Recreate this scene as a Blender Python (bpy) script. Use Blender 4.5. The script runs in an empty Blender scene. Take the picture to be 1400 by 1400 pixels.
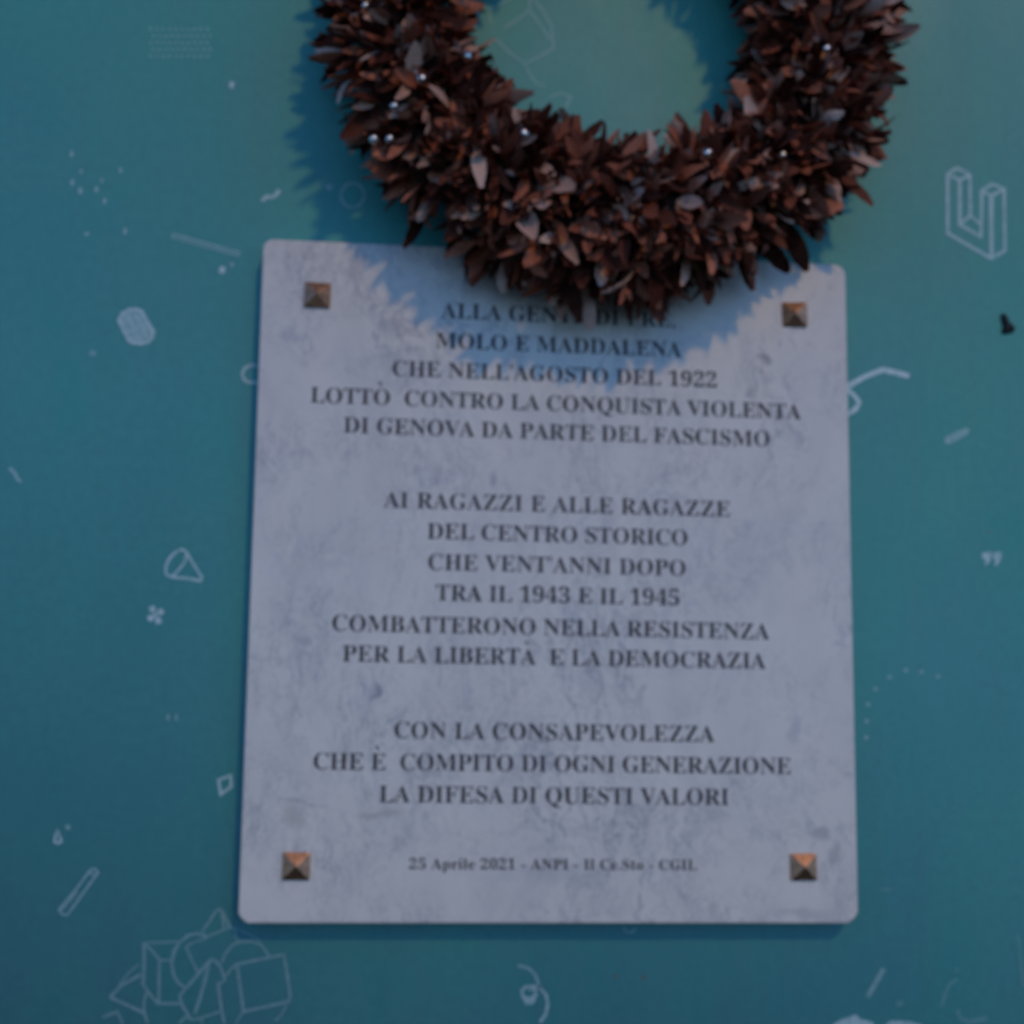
import bpy, bmesh, math, random
from mathutils import Vector, Matrix

scene = bpy.context.scene
C = scene.collection
T = 0.018            # thickness of the marble slab; the wall's face is at y = 0
Z0 = 1.70            # height of the slab's middle above the street

# ------------------------------------------------------------------ camera
cam_data = bpy.data.cameras.new("camera")
cam = bpy.data.objects.new("camera", cam_data)
C.objects.link(cam)
rot = Matrix(((0.9943804954736936, -0.02747242940713984, -0.1022384264548389),
              (-0.10513975028665547, -0.1434166742880302, -0.9840616293941253),
              (0.012371868539210754, 0.9892810132407428, -0.14549918800535525)))
cam.matrix_world = Matrix.Translation((-0.13446174, -0.99844483 - T, -0.10505734 + Z0)) @ rot.to_4x4()
cam_data.sensor_width = 36.0
cam_data.lens = 36.0 * 2095.2 / 1400.0
cam_data.clip_start = 0.02
cam_data.clip_end = 200.0
cam_data.dof.use_dof = True
cam_data.dof.focus_distance = 0.55
cam_data.dof.aperture_fstop = 12.5
scene.camera = cam

# ------------------------------------------------------------------ sky and sun
to_sun = Vector((0.31, -1.0, 0.72)).normalized()
world = bpy.data.worlds.new("World")
scene.world = world
world.use_nodes = True
nt = world.node_tree
bg = nt.nodes["Background"]
sky = nt.nodes.new("ShaderNodeTexSky")
sky.sky_type = 'NISHITA'
sky.sun_disc = False
sky.sun_elevation = math.asin(to_sun.z)
sky.sun_rotation = math.atan2(to_sun.x, to_sun.y)
sky.air_density = 0.5
sky.dust_density = 0.0
sky.ozone_density = 8.3
nt.links.new(sky.outputs[0], bg.inputs[0])
bg.inputs[1].default_value = 0.15

sun_data = bpy.data.lights.new("sun", 'SUN')
sun_data.energy = 0.75
sun_data.angle = math.radians(3.0)
sun_data.color = (1.0, 0.62, 0.22)
sun = bpy.data.objects.new("sun", sun_data)
C.objects.link(sun)
sun.rotation_euler = to_sun.to_track_quat('Z', 'Y').to_euler()
sun.location = to_sun * 5

scene.view_settings.view_transform = 'Standard'
scene.view_settings.look = 'None'
scene.view_settings.gamma = 1.0
scene.view_settings.exposure = -0.13

# ------------------------------------------------------------------ helpers
def tag(o, label=None, cat=None, group=None, kind=None):
    if label: o['label'] = label
    if cat: o['category'] = cat
    if group: o['group'] = group
    if kind: o['kind'] = kind
    return o

def link(o, parent=None):
    C.objects.link(o)
    if parent: o.parent = parent
    return o

def mesh_obj(name, verts, faces, mat, parent=None, smooth=False):
    me = bpy.data.meshes.new(name)
    me.from_pydata([tuple(v) for v in verts], [], faces)
    me.update()
    if smooth:
        me.polygons.foreach_set("use_smooth", [True] * len(me.polygons))
    if mat: me.materials.append(mat)
    return link(bpy.data.objects.new(name, me), parent)

def new_mat(name):
    m = bpy.data.materials.new(name)
    m.use_nodes = True
    return m, m.node_tree, m.node_tree.nodes["Principled BSDF"]

class N:
    """small node-building helper"""
    def __init__(s, nt): s.nt = nt
    def node(s, t, **kw):
        n = s.nt.nodes.new(t)
        for k, v in kw.items(): setattr(n, k, v)
        return n
    def put(s, sock, v):
        if isinstance(v, bpy.types.NodeSocket): s.nt.links.new(v, sock)
        else: sock.default_value = v
    def coord(s): return s.node("ShaderNodeTexCoord").outputs["Object"]
    def mapping(s, v, scale=(1, 1, 1), rot=(0, 0, 0), loc=(0, 0, 0)):
        n = s.node("ShaderNodeMapping"); s.put(n.inputs[0], v)
        n.inputs["Scale"].default_value = scale; n.inputs["Rotation"].default_value = rot; n.inputs["Location"].default_value = loc
        return n.outputs[0]
    def noise(s, v, scale, detail=4, rough=.55, dist=0, out="Fac"):
        n = s.node("ShaderNodeTexNoise"); s.put(n.inputs["Vector"], v)
        n.inputs["Scale"].default_value = scale; n.inputs["Detail"].default_value = detail
        n.inputs["Roughness"].default_value = rough; n.inputs["Distortion"].default_value = dist
        return n.outputs[out]
    def ramp(s, fac, stops, interp='LINEAR'):
        n = s.node("ShaderNodeValToRGB"); s.put(n.inputs[0], fac)
        cr = n.color_ramp; cr.interpolation = interp
        while len(cr.elements) < len(stops): cr.elements.new(.5)
        for e, (p, c) in zip(cr.elements, stops):
            e.position = p; e.color = c if len(c) == 4 else (*c, 1)
        return n.outputs[0]
    def math(s, op, a, b=0., c=0., clamp=False):
        n = s.node("ShaderNodeMath", operation=op, use_clamp=clamp)
        s.put(n.inputs[0], a); s.put(n.inputs[1], b); s.put(n.inputs[2], c)
        return n.outputs[0]
    def mix(s, fac, a, b, blend='MIX'):
        n = s.node("ShaderNodeMix", data_type='RGBA', blend_type=blend)
        s.put(n.inputs[0], fac); s.put(n.inputs[6], a if isinstance(a, bpy.types.NodeSocket) else (*a, 1)); s.put(n.inputs[7], b if isinstance(b, bpy.types.NodeSocket) else (*b, 1))
        return n.outputs[2]
    def bump(s, h, strength, dist):
        n = s.node("ShaderNodeBump"); s.put(n.inputs["Height"], h)
        n.inputs["Strength"].default_value = strength; n.inputs["Distance"].default_value = dist
        return n.outputs[0]

g1 = lambda x: (x, x, x)

# ------------------------------------------------------------------ materials
def wall_colour(n, co):
    """teal enamel of the panel: slow drifts of hue and fine cloudy mottling"""
    big = n.noise(n.mapping(co, scale=(1.0, 1, .8)), 3.0, 3, .5)
    mid = n.noise(n.mapping(co, scale=(2.2, 1, 1.0)), 9.0, 5, .6, .4)
    fine = n.noise(co, 160, 3, .6)
    streak = n.noise(n.mapping(co, scale=(9, 1, .35)), 5.0, 4, .55)
    c = n.ramp(big, [(.30, (.050, .345, .370)), (.52, (.060, .405, .385)), (.74, (.078, .450, .385))])
    c = n.mix(n.ramp(mid, [(.38, g1(0)), (.68, g1(.42))]), c, (.085, .355, .400))
    c = n.mix(n.ramp(mid, [(.26, g1(.45)), (.42, g1(0))]), c, (.026, .375, .365))
    c = n.mix(n.ramp(streak, [(.55, g1(0)), (.75, g1(.16))]), c, (.135, .235, .285))
    c = n.mix(n.ramp(fine, [(.35, g1(.22)), (.65, g1(0))]), c, (.035, .220, .250))
    # the panel's colour deepens to petrol towards its foot and its left side
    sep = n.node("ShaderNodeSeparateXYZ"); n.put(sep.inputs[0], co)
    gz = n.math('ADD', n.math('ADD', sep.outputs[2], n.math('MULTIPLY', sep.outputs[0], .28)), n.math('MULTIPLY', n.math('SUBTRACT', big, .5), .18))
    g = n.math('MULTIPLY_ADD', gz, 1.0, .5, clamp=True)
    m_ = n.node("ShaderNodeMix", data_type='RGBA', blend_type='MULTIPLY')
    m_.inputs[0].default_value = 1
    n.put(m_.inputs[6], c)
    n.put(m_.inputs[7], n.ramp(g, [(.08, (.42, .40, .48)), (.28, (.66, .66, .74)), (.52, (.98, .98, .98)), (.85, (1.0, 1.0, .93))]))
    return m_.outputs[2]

def wall_finish(n, b, co):
    b.inputs["Roughness"].default_value = .40
    n.put(b.inputs["Roughness"], n.ramp(n.noise(co, 14, 5, .6), [(.3, g1(.40)), (.7, g1(.50))]))
    b.inputs["Specular IOR Level"].default_value = .42
    n.put(b.inputs["Normal"], n.bump(n.math('ADD', n.noise(co, 420, 3, .6), n.math('MULTIPLY', n.noise(co, 22, 3, .5), 2.)), .10, .0006))

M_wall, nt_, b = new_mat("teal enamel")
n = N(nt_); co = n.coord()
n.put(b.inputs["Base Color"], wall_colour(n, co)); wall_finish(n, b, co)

_tone = {}
def tone_mat(t):
    """worn whitish print on the panel; t = how much of the print is left"""
    if t in _tone: return _tone[t]
    m, nt_, b = new_mat("worn white print %d" % round(t * 100) if t > 0 else "rust")
    n = N(nt_); co = n.coord()
    if t > 0:
        wear = n.ramp(n.noise(co, 230, 4, .65), [(.30, g1(.50)), (.60, g1(1.0))])
        f = n.math('MULTIPLY', n.math('MULTIPLY', wear, t * 2.1, clamp=True), 1.0)
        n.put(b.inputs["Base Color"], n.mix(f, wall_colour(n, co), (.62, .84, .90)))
    else:
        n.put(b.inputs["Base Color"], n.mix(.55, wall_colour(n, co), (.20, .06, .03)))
    wall_finish(n, b, co)
    _tone[t] = m
    return m

# marble
M_marble, nt_, b = new_mat("white veined marble")
n = N(nt_); co = n.coord()
warp = n.noise(co, 7, 5, .6, 0, "Color")
wv = n.node("ShaderNodeMixRGB", blend_type='LINEAR_LIGHT'); wv.inputs[0].default_value = .045
n.put(wv.inputs[1], co); n.put(wv.inputs[2], warp)
wco = wv.outputs[0]
cloud = n.noise(n.mapping(wco, scale=(1.6, 1, .75), rot=(0, .30, 0)), 16, 8, .68, .5)
c = n.ramp(cloud, [(.28, (.665, .65, .625)), (.44, (.755, .735, .695)), (.60, (.80, .775, .72))])
# thin veins: where a stretched noise crosses its middle value
def vein(scale, sc3, ry, width, seed):
    v = n.noise(n.mapping(wco, scale=sc3, rot=(0, ry, 0), loc=seed), scale, 8, .70, .25)
    d = n.math('ABSOLUTE', n.math('SUBTRACT', v, .5))
    return n.ramp(d, [(0, g1(1)), (width, g1(.0))])
msk = n.ramp(n.noise(n.mapping(co, loc=(3, 1, 7)), 11, 4, .6), [(.44, g1(0)), (.62, g1(1))])
msk2 = n.ramp(n.noise(n.mapping(co, loc=(8, 4, 1)), 15, 4, .6), [(.46, g1(0)), (.66, g1(1))])
v1 = n.math('MULTIPLY', vein(15, (1.9, 1, .55), .30, .020, (0, 0, 0)), msk)
v2 = n.math('MULTIPLY', vein(34, (1.5, 1, .7), -.35, .028, (5, 2, 3)), msk2)
v3 = n.math('MULTIPLY', vein(20, (.8, 1, 1.5), .15, .016, (1, 7, 9)), msk)
c = n.mix(n.math('MULTIPLY', v1, .8), c, (.335, .345, .40))
c = n.mix(n.math('MULTIPLY', v2, .62), c, (.36, .37, .42))
c = n.mix(n.math('MULTIPLY', v3, .5), c, (.40, .385, .41))
# vertical grey drifts
drift = n.noise(n.mapping(wco, scale=(3.2, 1, .55), rot=(0, .12, 0)), 14, 6, .65)
c = n.mix(n.ramp(drift, [(.54, g1(0)), (.74, g1(.24))]), c, (.52, .51, .53))
crk = n.noise(n.mapping(wco, scale=(1.5, 1, .8), rot=(0, .3, 0), loc=(9, 3, 2)), 75, 6, .7, .3)
crd = n.ramp(n.math('ABSOLUTE', n.math('SUBTRACT', crk, .5)), [(0, g1(1)), (.022, g1(0))])
c = n.mix(n.math('MULTIPLY', n.math('MULTIPLY', crd, msk2), .6), c, (.36, .35, .37))
# dark flecks
fl = n.noise(co, 62, 3, .55, .4)
flm = n.ramp(n.noise(n.mapping(co, loc=(2, 2, 2)), 9, 3, .5), [(.42, g1(0)), (.6, g1(1))])
c = n.mix(n.math('MULTIPLY', n.ramp(fl, [(.66, g1(0)), (.76, g1(.35))]), flm), c, (.38, .37, .41))
# the larger stains of this slab, each at its own place
geo = n.node("ShaderNodeSeparateXYZ"); n.put(geo.inputs[0], wco)
WOFF = .0
def stain(x, z, rx, rz, col, amt, c, rough=60):
    dx = n.math('DIVIDE', n.math('SUBTRACT', geo.outputs[0], x), rx)
    dz = n.math('DIVIDE', n.math('SUBTRACT', geo.outputs[2], z), rz)
    d = n.math('SQRT', n.math('ADD', n.math('MULTIPLY', dx, dx), n.math('MULTIPLY', dz, dz)))
    d = n.math('ADD', d, n.math('MULTIPLY', n.math('SUBTRACT', n.noise(co, rough, 4, .6), .5), 1.6))
    return n.mix(n.ramp(d, [(.35, g1(amt)), (1.0, g1(0))]), c, col)
DRK = (.26, .245, .30); BRN = (.44, .41, .37)
for x, z, rx, rz, col, amt in [
    (.1477, .1615, .0055, .0032, DRK, .75), (.1466, .1537, .0026, .0022, DRK, .6), (.1388, .1381, .0048, .0050, DRK, .55),
    (-.1138, -.0719, .0026, .0080, DRK, .75), (-.1771, -.1610, .0080, .0140, BRN, .45), (-.1700, -.1490, .022, .0022, DRK, .35),
    (-.1128, -.1545, .020, .0040, BRN, .55), (-.1290, -.1050, .0045, .0130, BRN, .6), (.1660, -.1690, .0070, .0060, (.36, .34, .36), .6),
    (.1750, -.1800, .0050, .0100, (.40, .38, .38), .5), (.1600, -.2110, .020, .0060, (.38, .38, .42), .45), (-.1780, .1600, .010, .0075, (.45, .46, .52), .5),
    (.1580, -.0900, .0040, .0200, (.48, .48, .54), .5), (.0000, -.1950, .028, .0100, (.50, .50, .55), .4), (-.0480, .0540, .0030, .0080, (.36, .36, .42), .6)]:
    c = stain(x, z, rx, rz, col, amt, c)
n.put(b.inputs["Base Color"], c)
b.inputs["Roughness"].default_value = .42
n.put(b.inputs["Roughness"], n.ramp(n.noise(co, 40, 4, .6), [(.3, g1(.26)), (.7, g1(.36))]))
b.inputs["Specular IOR Level"].default_value = .8
n.put(b.inputs["Normal"], n.bump(n.noise(co, 300, 4, .6), .12, .0004))

M_ink, nt_, b = new_mat("dark lettering paint")
n = N(nt_); co = n.coord()
n.put(b.inputs["Base Color"], n.ramp(n.noise(co, 150, 4, .6), [(.35, (.026, .027, .032)), (.62, (.065, .068, .078)), (.78, (.14, .145, .15))]))
b.inputs["Roughness"].default_value = .65

M_brass, nt_, b = new_mat("aged bronze")
n = N(nt_); co = n.coord()
b.inputs["Metallic"].default_value = 1.0
n.put(b.inputs["Base Color"], n.ramp(n.noise(co, 220, 4, .6), [(.3, (.36, .20, .125)), (.62, (.64, .38, .24)), (.8, (.76, .48, .33))]))
n.put(b.inputs["Roughness"], n.ramp(n.noise(co, 300, 3, .6), [(.3, g1(.40)), (.7, g1(.58))]))

def leaf_material(name, dark, mid, light):
    m, nt_, b = new_mat(name)
    n = N(nt_)
    info = n.node("ShaderNodeObjectInfo").outputs["Random"]
    isl = n.node("ShaderNodeNewGeometry").outputs["Random Per Island"]
    r = n.math('FRACT', n.math('ADD', n.math('MULTIPLY', info, 7.3), isl))
    co = n.coord()
    c = n.ramp(r, [(0, dark), (.55, mid), (1, light)])
    c = n.mix(n.ramp(n.noise(co, 90, 4, .6), [(.35, g1(.55)), (.65, g1(0))]), c, tuple(x * .45 for x in dark))
    c = n.mix(n.ramp(n.noise(n.mapping(co, loc=(4, 4, 4)), 45, 3, .6), [(.55, g1(0)), (.8, g1(.5))]), c, tuple(min(1, x * 1.25) for x in light))
    n.put(b.inputs["Base Color"], c)
    b.inputs["Roughness"].default_value = .6
    b.inputs["Specular IOR Level"].default_value = .06
    n.put(b.inputs["Normal"], n.bump(n.noise(co, 500, 3, .6), .25, .0005))
    return m
M_leaf = [leaf_material("dried leaf dark", (.050, .015, .011), (.110, .035, .024), (.210, .075, .050)),
          leaf_material("dried leaf red brown", (.280, .085, .052), (.480, .165, .100), (.62, .255, .165)),
          leaf_material("dried leaf pale", (.56, .300, .220), (.72, .460, .370), (.82, .62, .54))]
M_core, nt_, b = new_mat("moss core")
n = N(nt_); co = n.coord()
n.put(b.inputs["Base Color"], n.ramp(n.noise(co, 120, 4, .6), [(.3, (.012, .007, .005)), (.7, (.035, .018, .012))]))
b.inputs["Roughness"].default_value = .9
M_bead, nt_, b = new_mat("silvered glass")
b.inputs["Metallic"].default_value = 1.0
b.inputs["Base Color"].default_value = (.90, .92, .92, 1)
b.inputs["Roughness"].default_value = .32
M_frag, nt_, b = new_mat("black putty")
n = N(nt_); co = n.coord()
n.put(b.inputs["Base Color"], n.ramp(n.noise(co, 300, 4, .6), [(.3, (.010, .010, .013)), (.7, (.028, .026, .032))]))
b.inputs["Roughness"].default_value = .7

# ------------------------------------------------------------------ the wall panel and the print on it
S = 1e-4
wv_, hv_ = 1.6, 1.6
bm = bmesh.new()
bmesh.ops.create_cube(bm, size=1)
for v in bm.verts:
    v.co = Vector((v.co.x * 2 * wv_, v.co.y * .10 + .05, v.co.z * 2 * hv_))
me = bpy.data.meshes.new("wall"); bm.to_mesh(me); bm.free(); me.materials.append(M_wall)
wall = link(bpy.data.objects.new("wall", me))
wall.location = (0, 0, Z0)
tag(wall, "teal enamelled wall panel printed with faint white line drawings, behind the marble plaque", "wall")

def ribbon(pts, w, closed, y, V, F):
    """a stroke of even width with mitred joins, lying on the wall"""
    P = [Vector((x, z)) for x, z in pts]; n_ = len(P)
    L, R_ = [], []
    for i, p in enumerate(P):
        a = P[i - 1] if (i or closed) else None
        c_ = P[(i + 1) % n_] if (i < n_ - 1 or closed) else None
        d0 = (p - a).normalized() if a is not None else None
        d1 = (c_ - p).normalized() if c_ is not None else None
        d0 = d0 or d1; d1 = d1 or d0
        t = d0 + d1
        t = t.normalized() if t.length > .3 else d1
        nn = Vector((-t.y, t.x))
        k = min(1.5, 1 / max(.5, nn.dot(Vector((-d1.y, d1.x)))))
        hw = w / 2 * random.uniform(.85, 1.12)
        L.append(p + nn * hw * k); R_.append(p - nn * hw * k)
    b0 = len(V)
    for l, r in zip(L, R_):
        V.append((l.x, y, l.y)); V.append((r.x, y, r.y))
    m_ = n_ if closed else n_ - 1
    for i in range(m_):
        a, b_ = b0 + 2 * i, b0 + 2 * ((i + 1) % n_)
        F.append((a, a + 1, b_ + 1, b_))

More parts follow.
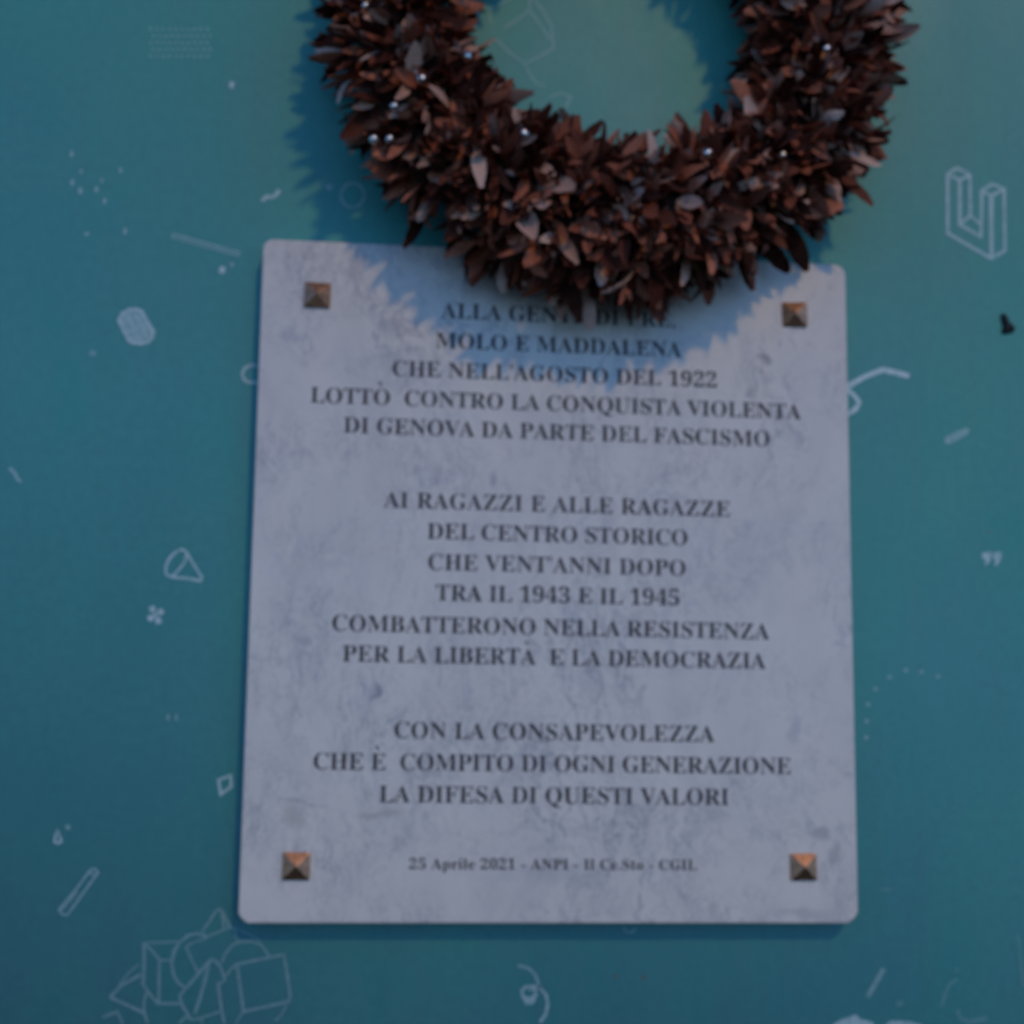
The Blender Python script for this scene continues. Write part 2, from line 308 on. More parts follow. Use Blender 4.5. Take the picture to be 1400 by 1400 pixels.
random.seed(5)
DOODLES = [["stippled_patch","faint stippled patch of small dots",0.17,[],[],[[-2830,3740,10.7,13.7],[-2788,3743,10.7,13.7],[-2746,3746,10.7,13.7],[-2703,3748,10.7,13.7],[-2661,3751,10.7,13.7],[-2618,3754,10.7,13.7],[-2575,3756,10.7,13.7],[-2533,3759,10.7,13.7],[-2490,3762,10.7,13.7],[-2447,3764,10.7,13.7],[-2808,3693,10.7,13.7],[-2766,3695,10.7,13.7],[-2724,3698,10.7,13.7],[-2681,3701,10.7,13.7],[-2639,3703,10.7,13.7],[-2596,3706,10.7,13.7],[-2554,3709,10.7,13.7],[-2511,3711,10.7,13.7],[-2468,3714,10.7,13.7],[-2426,3717,10.7,13.7],[-2826,3642,10.7,13.7],[-2784,3645,10.7,13.7],[-2741,3648,10.7,13.7],[-2699,3650,10.7,13.7],[-2656,3653,10.7,13.7],[-2614,3656,10.7,13.7],[-2571,3658,10.7,13.7],[-2529,3661,10.7,13.7],[-2486,3664,10.7,13.7],[-2443,3666,10.7,13.7],[-2804,3595,10.7,13.7],[-2762,3598,10.7,13.7],[-2719,3600,10.7,13.7],[-2677,3603,10.7,13.7],[-2634,3605,10.7,13.7],[-2592,3608,10.7,13.7],[-2549,3611,10.7,13.7],[-2507,3613,10.7,13.7],[-2464,3616,10.7,13.7],[-2422,3619,10.7,13.7],[-2821,3545,10.7,13.7],[-2779,3548,10.7,13.7],[-2737,3550,10.7,13.7],[-2694,3553,10.7,13.7],[-2652,3555,10.7,13.7],[-2610,3558,10.7,13.7],[-2567,3561,10.7,13.7],[-2525,3563,10.7,13.7],[-2482,3566,10.7,13.7],[-2439,3568,10.7,13.7]]],["paint_speck","",0.42,[],[],[[-2265,3370,19.5,29.3]]],["rain_tick","loose cluster of small pale ticks",0.27,[],[],[[-3313,2818,12.2,24.4],[-3244,2698,8.8,17.1],[-3297,2613,12.2,24.4],[-3241,2559,14.6,26.8],[-3136,2575,11.7,24.4],[-3105,2638,8.8,19.5],[-3079,2495,12.7,24.4],[-2983,2717,10.7,24.4],[-2933,2292,12.7,24.4],[-3182,2260,19.5,12.2]]],["squiggle","",0.36,[[[-2031,2548,-1998,2581,-1968,2577,-1939,2594,-1915,2632],29.3,0]],[],[]],["drawn_rod","long thin double-lined rod",0.25,[[[-2618,2287,-2155,2175],12.7,0],[[-2622,2263,-2164,2154],10.7,0],[[-2618,2287,-2622,2263],11.7,0]],[],[]],["paint_speck","",0.4,[],[],[[-2277,2051,24.4,26.8]]],["paint_speck","",0.2,[],[],[[-2215,2090,14.6,19.5]]],["drawn_capsule","filled rounded barrel shape",0.26,[],[[-2944,1673,-2923,1724,-2883,1748,-2838,1756,-2797,1741,-2755,1670,-2712,1600,-2718,1559,-2748,1530,-2787,1515,-2850,1520,-2874,1536,-2910,1603]],[]],["drawn_capsule_outline","",0.42,[[[-2944,1673,-2923,1724,-2883,1748,-2838,1756,-2797,1741,-2755,1670,-2712,1600,-2718,1559,-2748,1530,-2787,1515,-2850,1520,-2874,1536,-2910,1603],19.5,1],[[-2881,1695,-2843,1616,-2807,1557],12.2,0],[[-2834,1717,-2777,1624,-2760,1569],12.2,0],[[-2908,1664,-2876,1590],9.8,0]],[],[]],["paint_speck","",0.13,[],[],[[-3102,1440,24.4,24.4]]],["drawn_ring","ring half hidden by the left edge of the plaque",0.35,[[[-2019,1397,-2063,1400,-2101,1379,-2119,1338,-2103,1298,-2073,1279,-2015,1282],19.5,0]],[],[]],["squiggle","",0.27,[[[-3595,651,-3561,622,-3540,579,-3515,561],19.5,0]],[],[]],["drawn_cone","small cone seen from its base",0.37,[[[-2561,-19,-2563,28,-2545,75,-2520,109,-2491,134,-2460,145,-2436,127,-2383,45,-2328,-37,-2335,-61,-2421,-47,-2529,-39],17.6,1],[[-2435,111,-2440,63,-2492,-9,-2521,-34],14.6,0]],[],[]],["drawn_pinwheel","small filled pinwheel of four squares",0.46,[],[[-2660,-242,-2625,-229,-2612,-265,-2646,-278],[-2607,-258,-2573,-246,-2560,-280,-2594,-293],[-2669,-300,-2635,-288,-2622,-322,-2656,-334],[-2620,-315,-2584,-302,-2570,-339,-2606,-352],[-2632,-284,-2608,-275,-2599,-299,-2623,-308]],[]],["rain_tick","",0.17,[],[],[[-2504,-951,10.7,24.4],[-2453,-950,10.7,24.4]]],["drawn_diamond","",0.4,[[[-2167,-1346,-2092,-1315,-2086,-1387,-2151,-1436],20.5,1]],[],[]],["drawn_drop","",0.36,[[[-3163,-1669,-3141,-1719,-3135,-1740,-3159,-1749,-3178,-1740,-3173,-1705],17.6,1]],[],[]],["paint_speck","",0.2,[],[],[[-3099,-1650,16.6,17.6]]],["drawn_rod","rounded rod drawn in outline",0.23,[[[-3126,-2161,-3029,-2035,-2945,-1913,-2918,-1908,-2898,-1931,-2987,-2062,-3075,-2193,-3106,-2188],13.7,1],[[-2953,-1927,-2915,-1954],10.7,0],[[-3103,-2157,-3019,-2049],7.8,0]],[],[]],["drawn_solids","pile of overlapping cubes, cones and circles in outline",0.135,[[[-2235,-2296,-2191,-2233,-2153,-2170,-2130,-2156,-2107,-2174,-2091,-2206,-2062,-2260],19.5,0],[[-2115,-2183,-2105,-2224,-2098,-2274],19.5,0],[[-2192,-2323,-2066,-2269,-2034,-2274,-2012,-2351],14.6,0],[[-2062,-2260,-1959,-2301,-1865,-2351],9.8,0],[[-2587,-2363,-2469,-2361,-2355,-2355],15.6,0],[[-2592,-2363,-2586,-2484,-2584,-2614],20.5,0],[[-2592,-2363,-2539,-2413,-2487,-2471,-2419,-2469],16.6,0],[[-2491,-2476,-2488,-2601,-2484,-2725],18.5,0],[[-2599,-2600,-2546,-2672,-2489,-2734,-2353,-2735],16.6,0],[[-2197,-2332,-2225,-2314,-2271,-2307,-2320,-2319,-2369,-2359,-2403,-2413,-2414,-2485,-2401,-2556,-2367,-2610,-2320,-2642],20.5,0],[[-2331,-2386,-2291,-2467,-2247,-2548],15.6,0],[[-2327,-2382,-2269,-2355,-2201,-2332],12.7,0],[[-2359,-2690,-2320,-2642,-2251,-2561,-2208,-2508,-2168,-2467,-2140,-2477,-2112,-2508,-2091,-2557,-2078,-2593],20.5,0],[[-2359,-2690,-2334,-2753,-2276,-2833],19.5,0],[[-2177,-2467,-2204,-2602,-2231,-2709,-2259,-2798],22.0,0],[[-2276,-2833,-2222,-2825,-2105,-2785],15.6,0],[[-2122,-2602,-2109,-2683,-2092,-2772,-2070,-2861],21.5,0],[[-2356,-2859,-2313,-2815,-2276,-2833],17.1,0],[[-2103,-2486,-2083,-2432,-2039,-2378,-1985,-2355,-1920,-2355,-1864,-2373,-1831,-2410,-1807,-2446],16.6,0],[[-2007,-2495,-1715,-2437,-1687,-2568,-1665,-2694,-1673,-2725,-1814,-2756,-1955,-2786],19.5,1],[[-2073,-2567,-2043,-2522,-2007,-2495],16.6,0],[[-2121,-2629,-2099,-2607,-2072,-2589],14.6,0],[[-2788,-2693,-2711,-2618,-2601,-2556],19.5,0],[[-2788,-2693,-2678,-2742,-2567,-2792],21.5,0],[[-2737,-2627,-2678,-2547,-2617,-2493],11.7,0],[[-2564,-2672,-2575,-2725,-2572,-2778,-2546,-2858],17.6,0],[[-2827,-2817,-2739,-2782,-2719,-2813,-2699,-2857],17.6,0],[[-1959,-2791,-1985,-2826,-2002,-2862],12.7,0],[[-1686,-2747,-1720,-2810,-1756,-2845],10.7,0],[[-2213,-2829,-2211,-2860],14.6,0]],[],[]],["drawn_letter","isometric block letter U in outline",0.37,[[[2829,2997,2816,2552,3132,2381,3237,2442,3248,2911],24.4,0],[[2829,2997,2902,3044,2994,2998,2917,2951],24.4,1],[[2917,2951,2907,2622,3063,2536,3080,2884],24.4,0],[[2994,2998,2989,2692,2911,2626],22.4,0],[[2989,2692,3066,2626],19.5,0],[[3080,2884,3160,2935,3248,2905,3148,2846],24.4,1],[[3148,2846,3136,2391],29.3,0]],[],[]],["drawn_chevron","bent white line reaching out from behind the plaque",0.52,[[[2011,1378,2080,1417,2176,1476,2315,1534,2504,1496],36.6,0],[[2022,1405,2063,1375,2105,1340,2140,1294,2113,1246,2060,1208,2007,1180],31.7,0]],[],[]],["drawn_capsule","short faint capsule",0.22,[],[[2747,1044,2758,1065,2903,1138,2925,1133,2929,1112,2913,1091,2788,1019,2756,1018]],[]],["drawn_capsule_outline","",0.3,[[[2752,1044,2768,1065,2903,1132,2924,1112,2783,1024],10.7,1]],[],[]],["quotation_marks","pair of printed closing quotation marks",0.42,[],[[2995,256,3055,265,3059,232,3044,191,3018,166,3008,177,3022,207,2997,215],[3068,257,3128,267,3135,234,3117,193,3089,168,3079,179,3095,209,3070,216]],[]],["dotted_arc","arc of small pale dots",0.2,[],[],[[2138,-1023,17.6,15.6],[2141,-912,17.6,15.6],[2156,-798,17.6,15.6],[2213,-694,17.6,15.6],[2309,-612,17.6,15.6],[2426,-563,17.6,15.6],[2537,-573,17.6,15.6],[2653,-603,17.6,15.6]]],["drawn_swirl","loose curly flourish",0.28,[[[-144,-2652,-101,-2662,-93,-2692,-131,-2718,-177,-2706,-187,-2669,-162,-2643,-111,-2640,-65,-2653,-29,-2692,-16,-2748,-28,-2809,-66,-2865],19.5,0],[[-169,-2706,-156,-2740,-118,-2740,-100,-2711],19.5,0]],[],[]],["drawn_swirl","",0.18,[[[-214,-2508,-145,-2525,-102,-2564,-81,-2618,-73,-2653],19.5,0]],[],[]],["drawn_arc","",0.14,[[[476,-2270,500,-2298,534,-2302,558,-2275],14.6,0]],[],[]],["drawn_stick","",0.17,[[[2224,-2534,2172,-2618,2110,-2716],31.7,0]],[],[]],["scuff_mark","",0.05,[],[],[[2726,-2545,19.5,19.5],[2256,-2024,43.9,12.2]]],["scuff_mark","",0.07,[[[2734,-2601,2673,-2634,2641,-2690,2613,-2784],24.4,0],[[2723,-2799,2736,-2855,2801,-2879,2928,-2856],29.3,0],[[3160,-2318,3166,-2423,3183,-2660],19.5,0]],[],[]],["scuff_mark","",0.06,[],[],[[2328,-2759,34.1,19.5]]],["drawn_cloud","white cloud-like shape with pointed tops cut by the frame",0.36,[],[[1869,-2891,1928,-2859,2028,-2827,2057,-2855,2146,-2879,2155,-2944,1926,-2979,1853,-2942]],[]],["drawn_cloud","",0.28,[],[[2230,-2889,2266,-2866,2375,-2871,2484,-2895,2483,-2960,2224,-2958]],[]],["drawn_cube","faint cube outline seen through the wreath",0.12,[[[-297,4160,-482,4040,-495,3999,-480,3932],19.5,0],[[-387,3904,-295,3973,-212,4042,-204,4156],22.0,0],[[-203,4038,-127,3935,-61,3841],22.0,0],[[-176,4128,-110,4044,-53,3949,-33,3774,-134,3709,-236,3645,-348,3726,-442,3817],22.0,0],[[-236,3645,-207,3579,-160,3504,-86,3489],19.5,0],[[-67,3408,17,3442,91,3422,55,3332],22.0,0]],[],[]],["drawn_ring","",0.2,[[[-1337,2625,-1344,2586,-1366,2554,-1397,2535,-1433,2533,-1465,2549,-1488,2578,-1497,2616,-1490,2655,-1469,2687,-1438,2706,-1402,2708,-1369,2693,-1346,2663],19.5,1]],[],[]],["paint_speck","",0.22,[],[],[[-1579,2670,24.4,24.4]]],["rust_spot","",-1,[],[],[[428,-2579,14.6,14.6]]],["rust_spot","",-1,[],[],[[611,-2585,15.6,14.6]]],["rust_spot","",-1,[],[],[[3044,401,17.1,9.8]]]]
for name, label, t, strokes, fills, dots in DOODLES:
    V, F = [], []
    y = -0.0002 if 'outline' not in name else -0.0004
    kk = 0
    for pts, w, closed in strokes:
        ribbon([(pts[i] * S, pts[i + 1] * S) for i in range(0, len(pts), 2)], w * S, closed, y - kk * 1.2e-5, V, F); kk += 1
    for q in fills:
        b0 = len(V); k = len(q) // 2
        V += [(q[2 * i] * S, y - kk * 1.2e-5, q[2 * i + 1] * S) for i in range(k)]
        F.append(tuple(range(b0, b0 + k))); kk += 1
    for x, z, rx, rz in dots:
        b0 = len(V)
        V += [((x + rx * random.uniform(.8, 1.15) * math.cos(a)) * S, y, (z + rz * random.uniform(.8, 1.15) * math.sin(a)) * S)
              for a in [i * math.tau / 9 for i in range(9)]]
        F.append(tuple(range(b0, b0 + 9)))
    o = mesh_obj(name, V, F, tone_mat(t), wall)
    if label: o['label'] = label
    if len(dots) > 3: o['kind'] = 'stuff'

# ------------------------------------------------------------------ the marble plaque
HW, HH = .200, .2225
plaque = link(bpy.data.objects.new("marble_plaque", None))
plaque.location = (0, 0, Z0)
tag(plaque, "rectangular white veined marble plaque with dark engraved Italian inscription below the wreath", "plaque")
def corner(cx, cz, r, a0, chamfer):
    k = 4 if chamfer else 7
    if chamfer:                      # a knocked-off corner: an arc pulled half-way to its chord
        P = [(cx + r * math.cos(a0 + i / 3 * math.pi / 2), cz + r * math.sin(a0 + i / 3 * math.pi / 2)) for i in range(4)]
        Q = [(P[0][0] + (P[3][0] - P[0][0]) * i / 3, P[0][1] + (P[3][1] - P[0][1]) * i / 3) for i in range(4)]
        return [((p[0] + q[0]) / 2, (p[1] + q[1]) / 2) for p, q in zip(P, Q)]
    return [(cx + r * math.cos(a0 + i / (k - 1) * math.pi / 2), cz + r * math.sin(a0 + i / (k - 1) * math.pi / 2)) for i in range(k)]
out = []
out += corner(HW - .008, HH - .008, .008, 0, False)
out += corner(-HW + .007, HH - .007, .007, math.pi / 2, False)
out += corner(-HW + .0062, -HH + .0062, .0062, math.pi, True)
out += corner(HW - .0072, -HH + .0072, .0072, 1.5 * math.pi, True)
bm = bmesh.new()
f0 = bm.faces.new([bm.verts.new((x, -T, z)) for x, z in out])
ext = bmesh.ops.extrude_face_region(bm, geom=[f0])
for v in ext['geom']:
    if isinstance(v, bmesh.types.BMVert): v.co.y = -.0008
bmesh.ops.recalc_face_normals(bm, faces=bm.faces)
front = [e for e in bm.edges if all(abs(v.co.y + T) < 1e-6 for v in e.verts)]
bmesh.ops.bevel(bm, geom=front, offset=.0012, segments=3, profile=.5, affect='EDGES')
me = bpy.data.meshes.new("slab"); bm.to_mesh(me); bm.free(); me.materials.append(M_marble)
slab = link(bpy.data.objects.new("slab", me), plaque)

# pyramid studs
def stud_mesh():
    h, p, e = .0086, .0047, .0020
    V = [(-h, 0, -h), (h, 0, -h), (h, 0, h), (-h, 0, h), (-h, -e, -h), (h, -e, -h), (h, -e, h), (-h, -e, h), (0, -e - p, 0)]
    F = [(0, 1, 5, 4), (1, 2, 6, 5), (2, 3, 7, 6), (3, 0, 4, 7), (4, 5, 8), (5, 6, 8), (6, 7, 8), (7, 4, 8), (3, 2, 1, 0)]
    bm = bmesh.new(); vs = [bm.verts.new(v) for v in V]
    for f in F: bm.faces.new([vs[i] for i in f])
    bmesh.ops.recalc_face_normals(bm, faces=bm.faces)
    bmesh.ops.bevel(bm, geom=list(bm.edges), offset=.0004, segments=2, profile=.5, affect='EDGES')
    me = bpy.data.meshes.new("stud"); bm.to_mesh(me); bm.free(); me.materials.append(M_brass)
    return me
sm = stud_mesh()
for x, z, ry, rz, rx in [(-.1630, .1848, .02, .03, -.04), (.1630, .1850, -.015, -.12, .05), (-.1649, -.1871, .01, 0.02, 0), (.1634, -.1864, -.01, -.03, 0)]:
    s_ = link(bpy.data.objects.new("stud", sm), plaque)
    s_.location = (x, -T + .0002, z); s_.rotation_euler = (rx, ry, rz)

